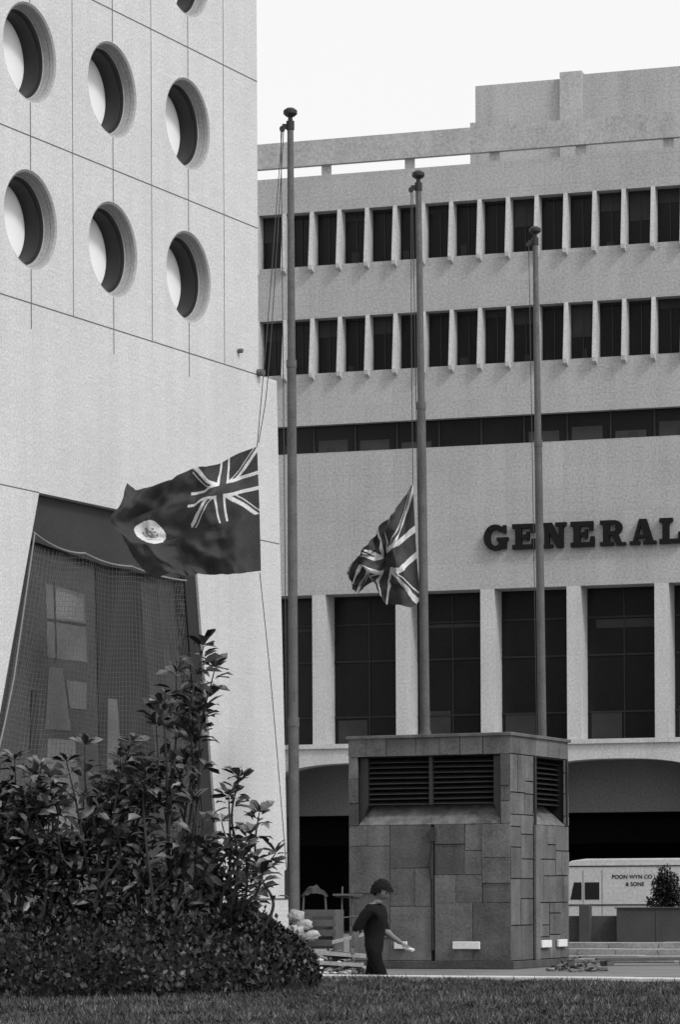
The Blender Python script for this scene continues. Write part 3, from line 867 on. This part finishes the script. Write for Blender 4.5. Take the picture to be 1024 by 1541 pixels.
for f in fs:
    c=sum((vs[i] for i in f),Vector())/len(f)
    arm_r=c.y<-.12 and c.x<-.10 and c.z<1.13 and c.z>.85 and (c-Vector((-.17,-.22,1.05))).length<.2
    arm_l=c.x>.085 and .88<c.z<1.15 and c.y>.09
    if arm_r or arm_l: mi=2
    elif c.z>1.475: mi=2
    elif c.z>.88: mi=0
    elif c.z<.09: mi=3
    else: mi=1
    mb.m.append(mi); mb.f.append(f); mb.t.append(1.0)
mb.v=[tuple(v) for v in vs]
mb.build("body",['shirt','trous','skin','rubber'],man,smooth=True)
def hand(name,w,fw,pal,held=False):
    w=Vector(w); fw=Vector(fw).normalized(); pal=Vector(pal).normalized(); sd=fw.cross(pal).normalized()
    mb=MB()
    def addc(pts,rad):
        v,f=skin_mesh([(p.x,p.y,p.z,r) for p,r in zip(pts,rad)],[(i,i+1) for i in range(len(pts)-1)],0,1)
        mb.add(v,f,0)
    addc([w-fw*.02,w+fw*.04,w+fw*.085],[(.024,.02),(.036,.018),(.036,.016)])
    for i,(o_,l_) in enumerate(((-.028,.070),(-.010,.080),(.009,.075),(.026,.058))):
        b=w+fw*.085+sd*o_
        k1=b+fw*l_*.45+pal*.008; k2=k1+fw*l_*.28+pal*l_*.22; k3=k2+fw*l_*.1+pal*l_*.25
        addc([b-fw*.015,k1,k2,k3],[.010,.0095,.0085,.007])
    b=w+fw*.03-sd*.03
    addc([b,b-sd*.02+fw*.03+pal*.015,b-sd*.015+fw*.055+pal*.03],[.012,.010,.008])
    mb.build(name,['skin'],man,smooth=True)
hand("hand_back",(-.205,-.20,.92),(-.15,.05,-1),(.9,.3,0))
hand("hand_front",(.32,.147,.975),(.9,-.25,-.35),(-.2,.1,-1))
m=MB(); m.box(-.05,.06,-.06,.0,-.012,.012,0); o=m.build("folded_paper",['paper'],man); o.location=(.44,.13,.915); o.rotation_euler=(.2,.25,-.2)
hd=empty("head",(.10,0,1.625)); hd.parent=man; hd.rotation_euler=(0,math.radians(24),0)
bm=bmesh.new(); bmesh.ops.create_uvsphere(bm,u_segments=32,v_segments=24,radius=1)
for v in bm.verts:
    x,y,z=v.co
    jx=1.0 if z>-.2 else 1.0-.25*(-z-.2)
    v.co=Vector((x*.098*(1 if x<0 else jx), y*.076*(1 if z>-.1 else 1-.45*(-z-.1)), z*.118))
    if x>.7 and abs(y)<.25: v.co.x+=.006
    if x>.75 and abs(y)<.17 and -.30<z<.10: v.co.x+=.022*(1-abs(y)/.17)*(1-abs(z+.2)/.35 if z<-.2 else .3+.7*(.10-z)/.3)
    if x>.6 and .15<abs(y)<.5 and .0<z<.2: v.co.x-=.006
    if x>.5 and abs(y)<.3 and z<-.75: v.co.x+=.01
for f in bm.faces: f.smooth=True
me=bpy.data.meshes.new("face"); bm.to_mesh(me); bm.free(); me.materials.append(M['skin'])
o=bpy.data.objects.new("face",me); scene.collection.objects.link(o); o.parent=hd
m=MB()
for s_ in (-1,1):
    m.tube([(.088,s_*.022,.010),(.088,s_*.045,.008)],.006,8,0)
    m.tube([(.090,s_*.018,.030),(.086,s_*.05,.028)],.004,6,0)
m.tube([(.090,-.022,-.062),(.094,0,-.060),(.090,.022,-.062)],.004,6,0)
m.build("features",['hair'],hd)
m=MB()
for s_ in (-1,1): m.tube([(-.0,s_*.072,-.03),(-.008,s_*.086,0),(-.0,s_*.086,.025),(.01,s_*.074,.02)],[.008,.012,.012,.006],8,0)
m.build("ears",['skin'],hd,smooth=True)
# thick hair with a forward-hanging fringe
bm=bmesh.new(); bmesh.ops.create_icosphere(bm,subdivisions=5,radius=1)
dl=[]
for v in bm.verts:
    x,y,z=v.co
    if (x>.35 and z<.30) or (z<-.55) or (x>-.05 and z<-.15): dl.append(v); continue
    k_=1+.10*noise.noise(Vector((x*5,y*5,z*5)))+.05*noise.noise(Vector((x*14,y*14,z*9)))
    fr=.030*max(0,x-.5)/.5 if z<.75 else 0
    v.co=Vector((x*.130-.008+fr,y*.102,z*.148+.008))*k_
bmesh.ops.delete(bm,geom=dl,context='VERTS')
for f in bm.faces: f.smooth=True
me=bpy.data.meshes.new("hair"); bm.to_mesh(me); bm.free(); me.materials.append(M['hair'])
o=bpy.data.objects.new("hair",me); scene.collection.objects.link(o); o.parent=hd
so2=o.modifiers.new("s",'SOLIDIFY'); so2.thickness=.012
print("done")
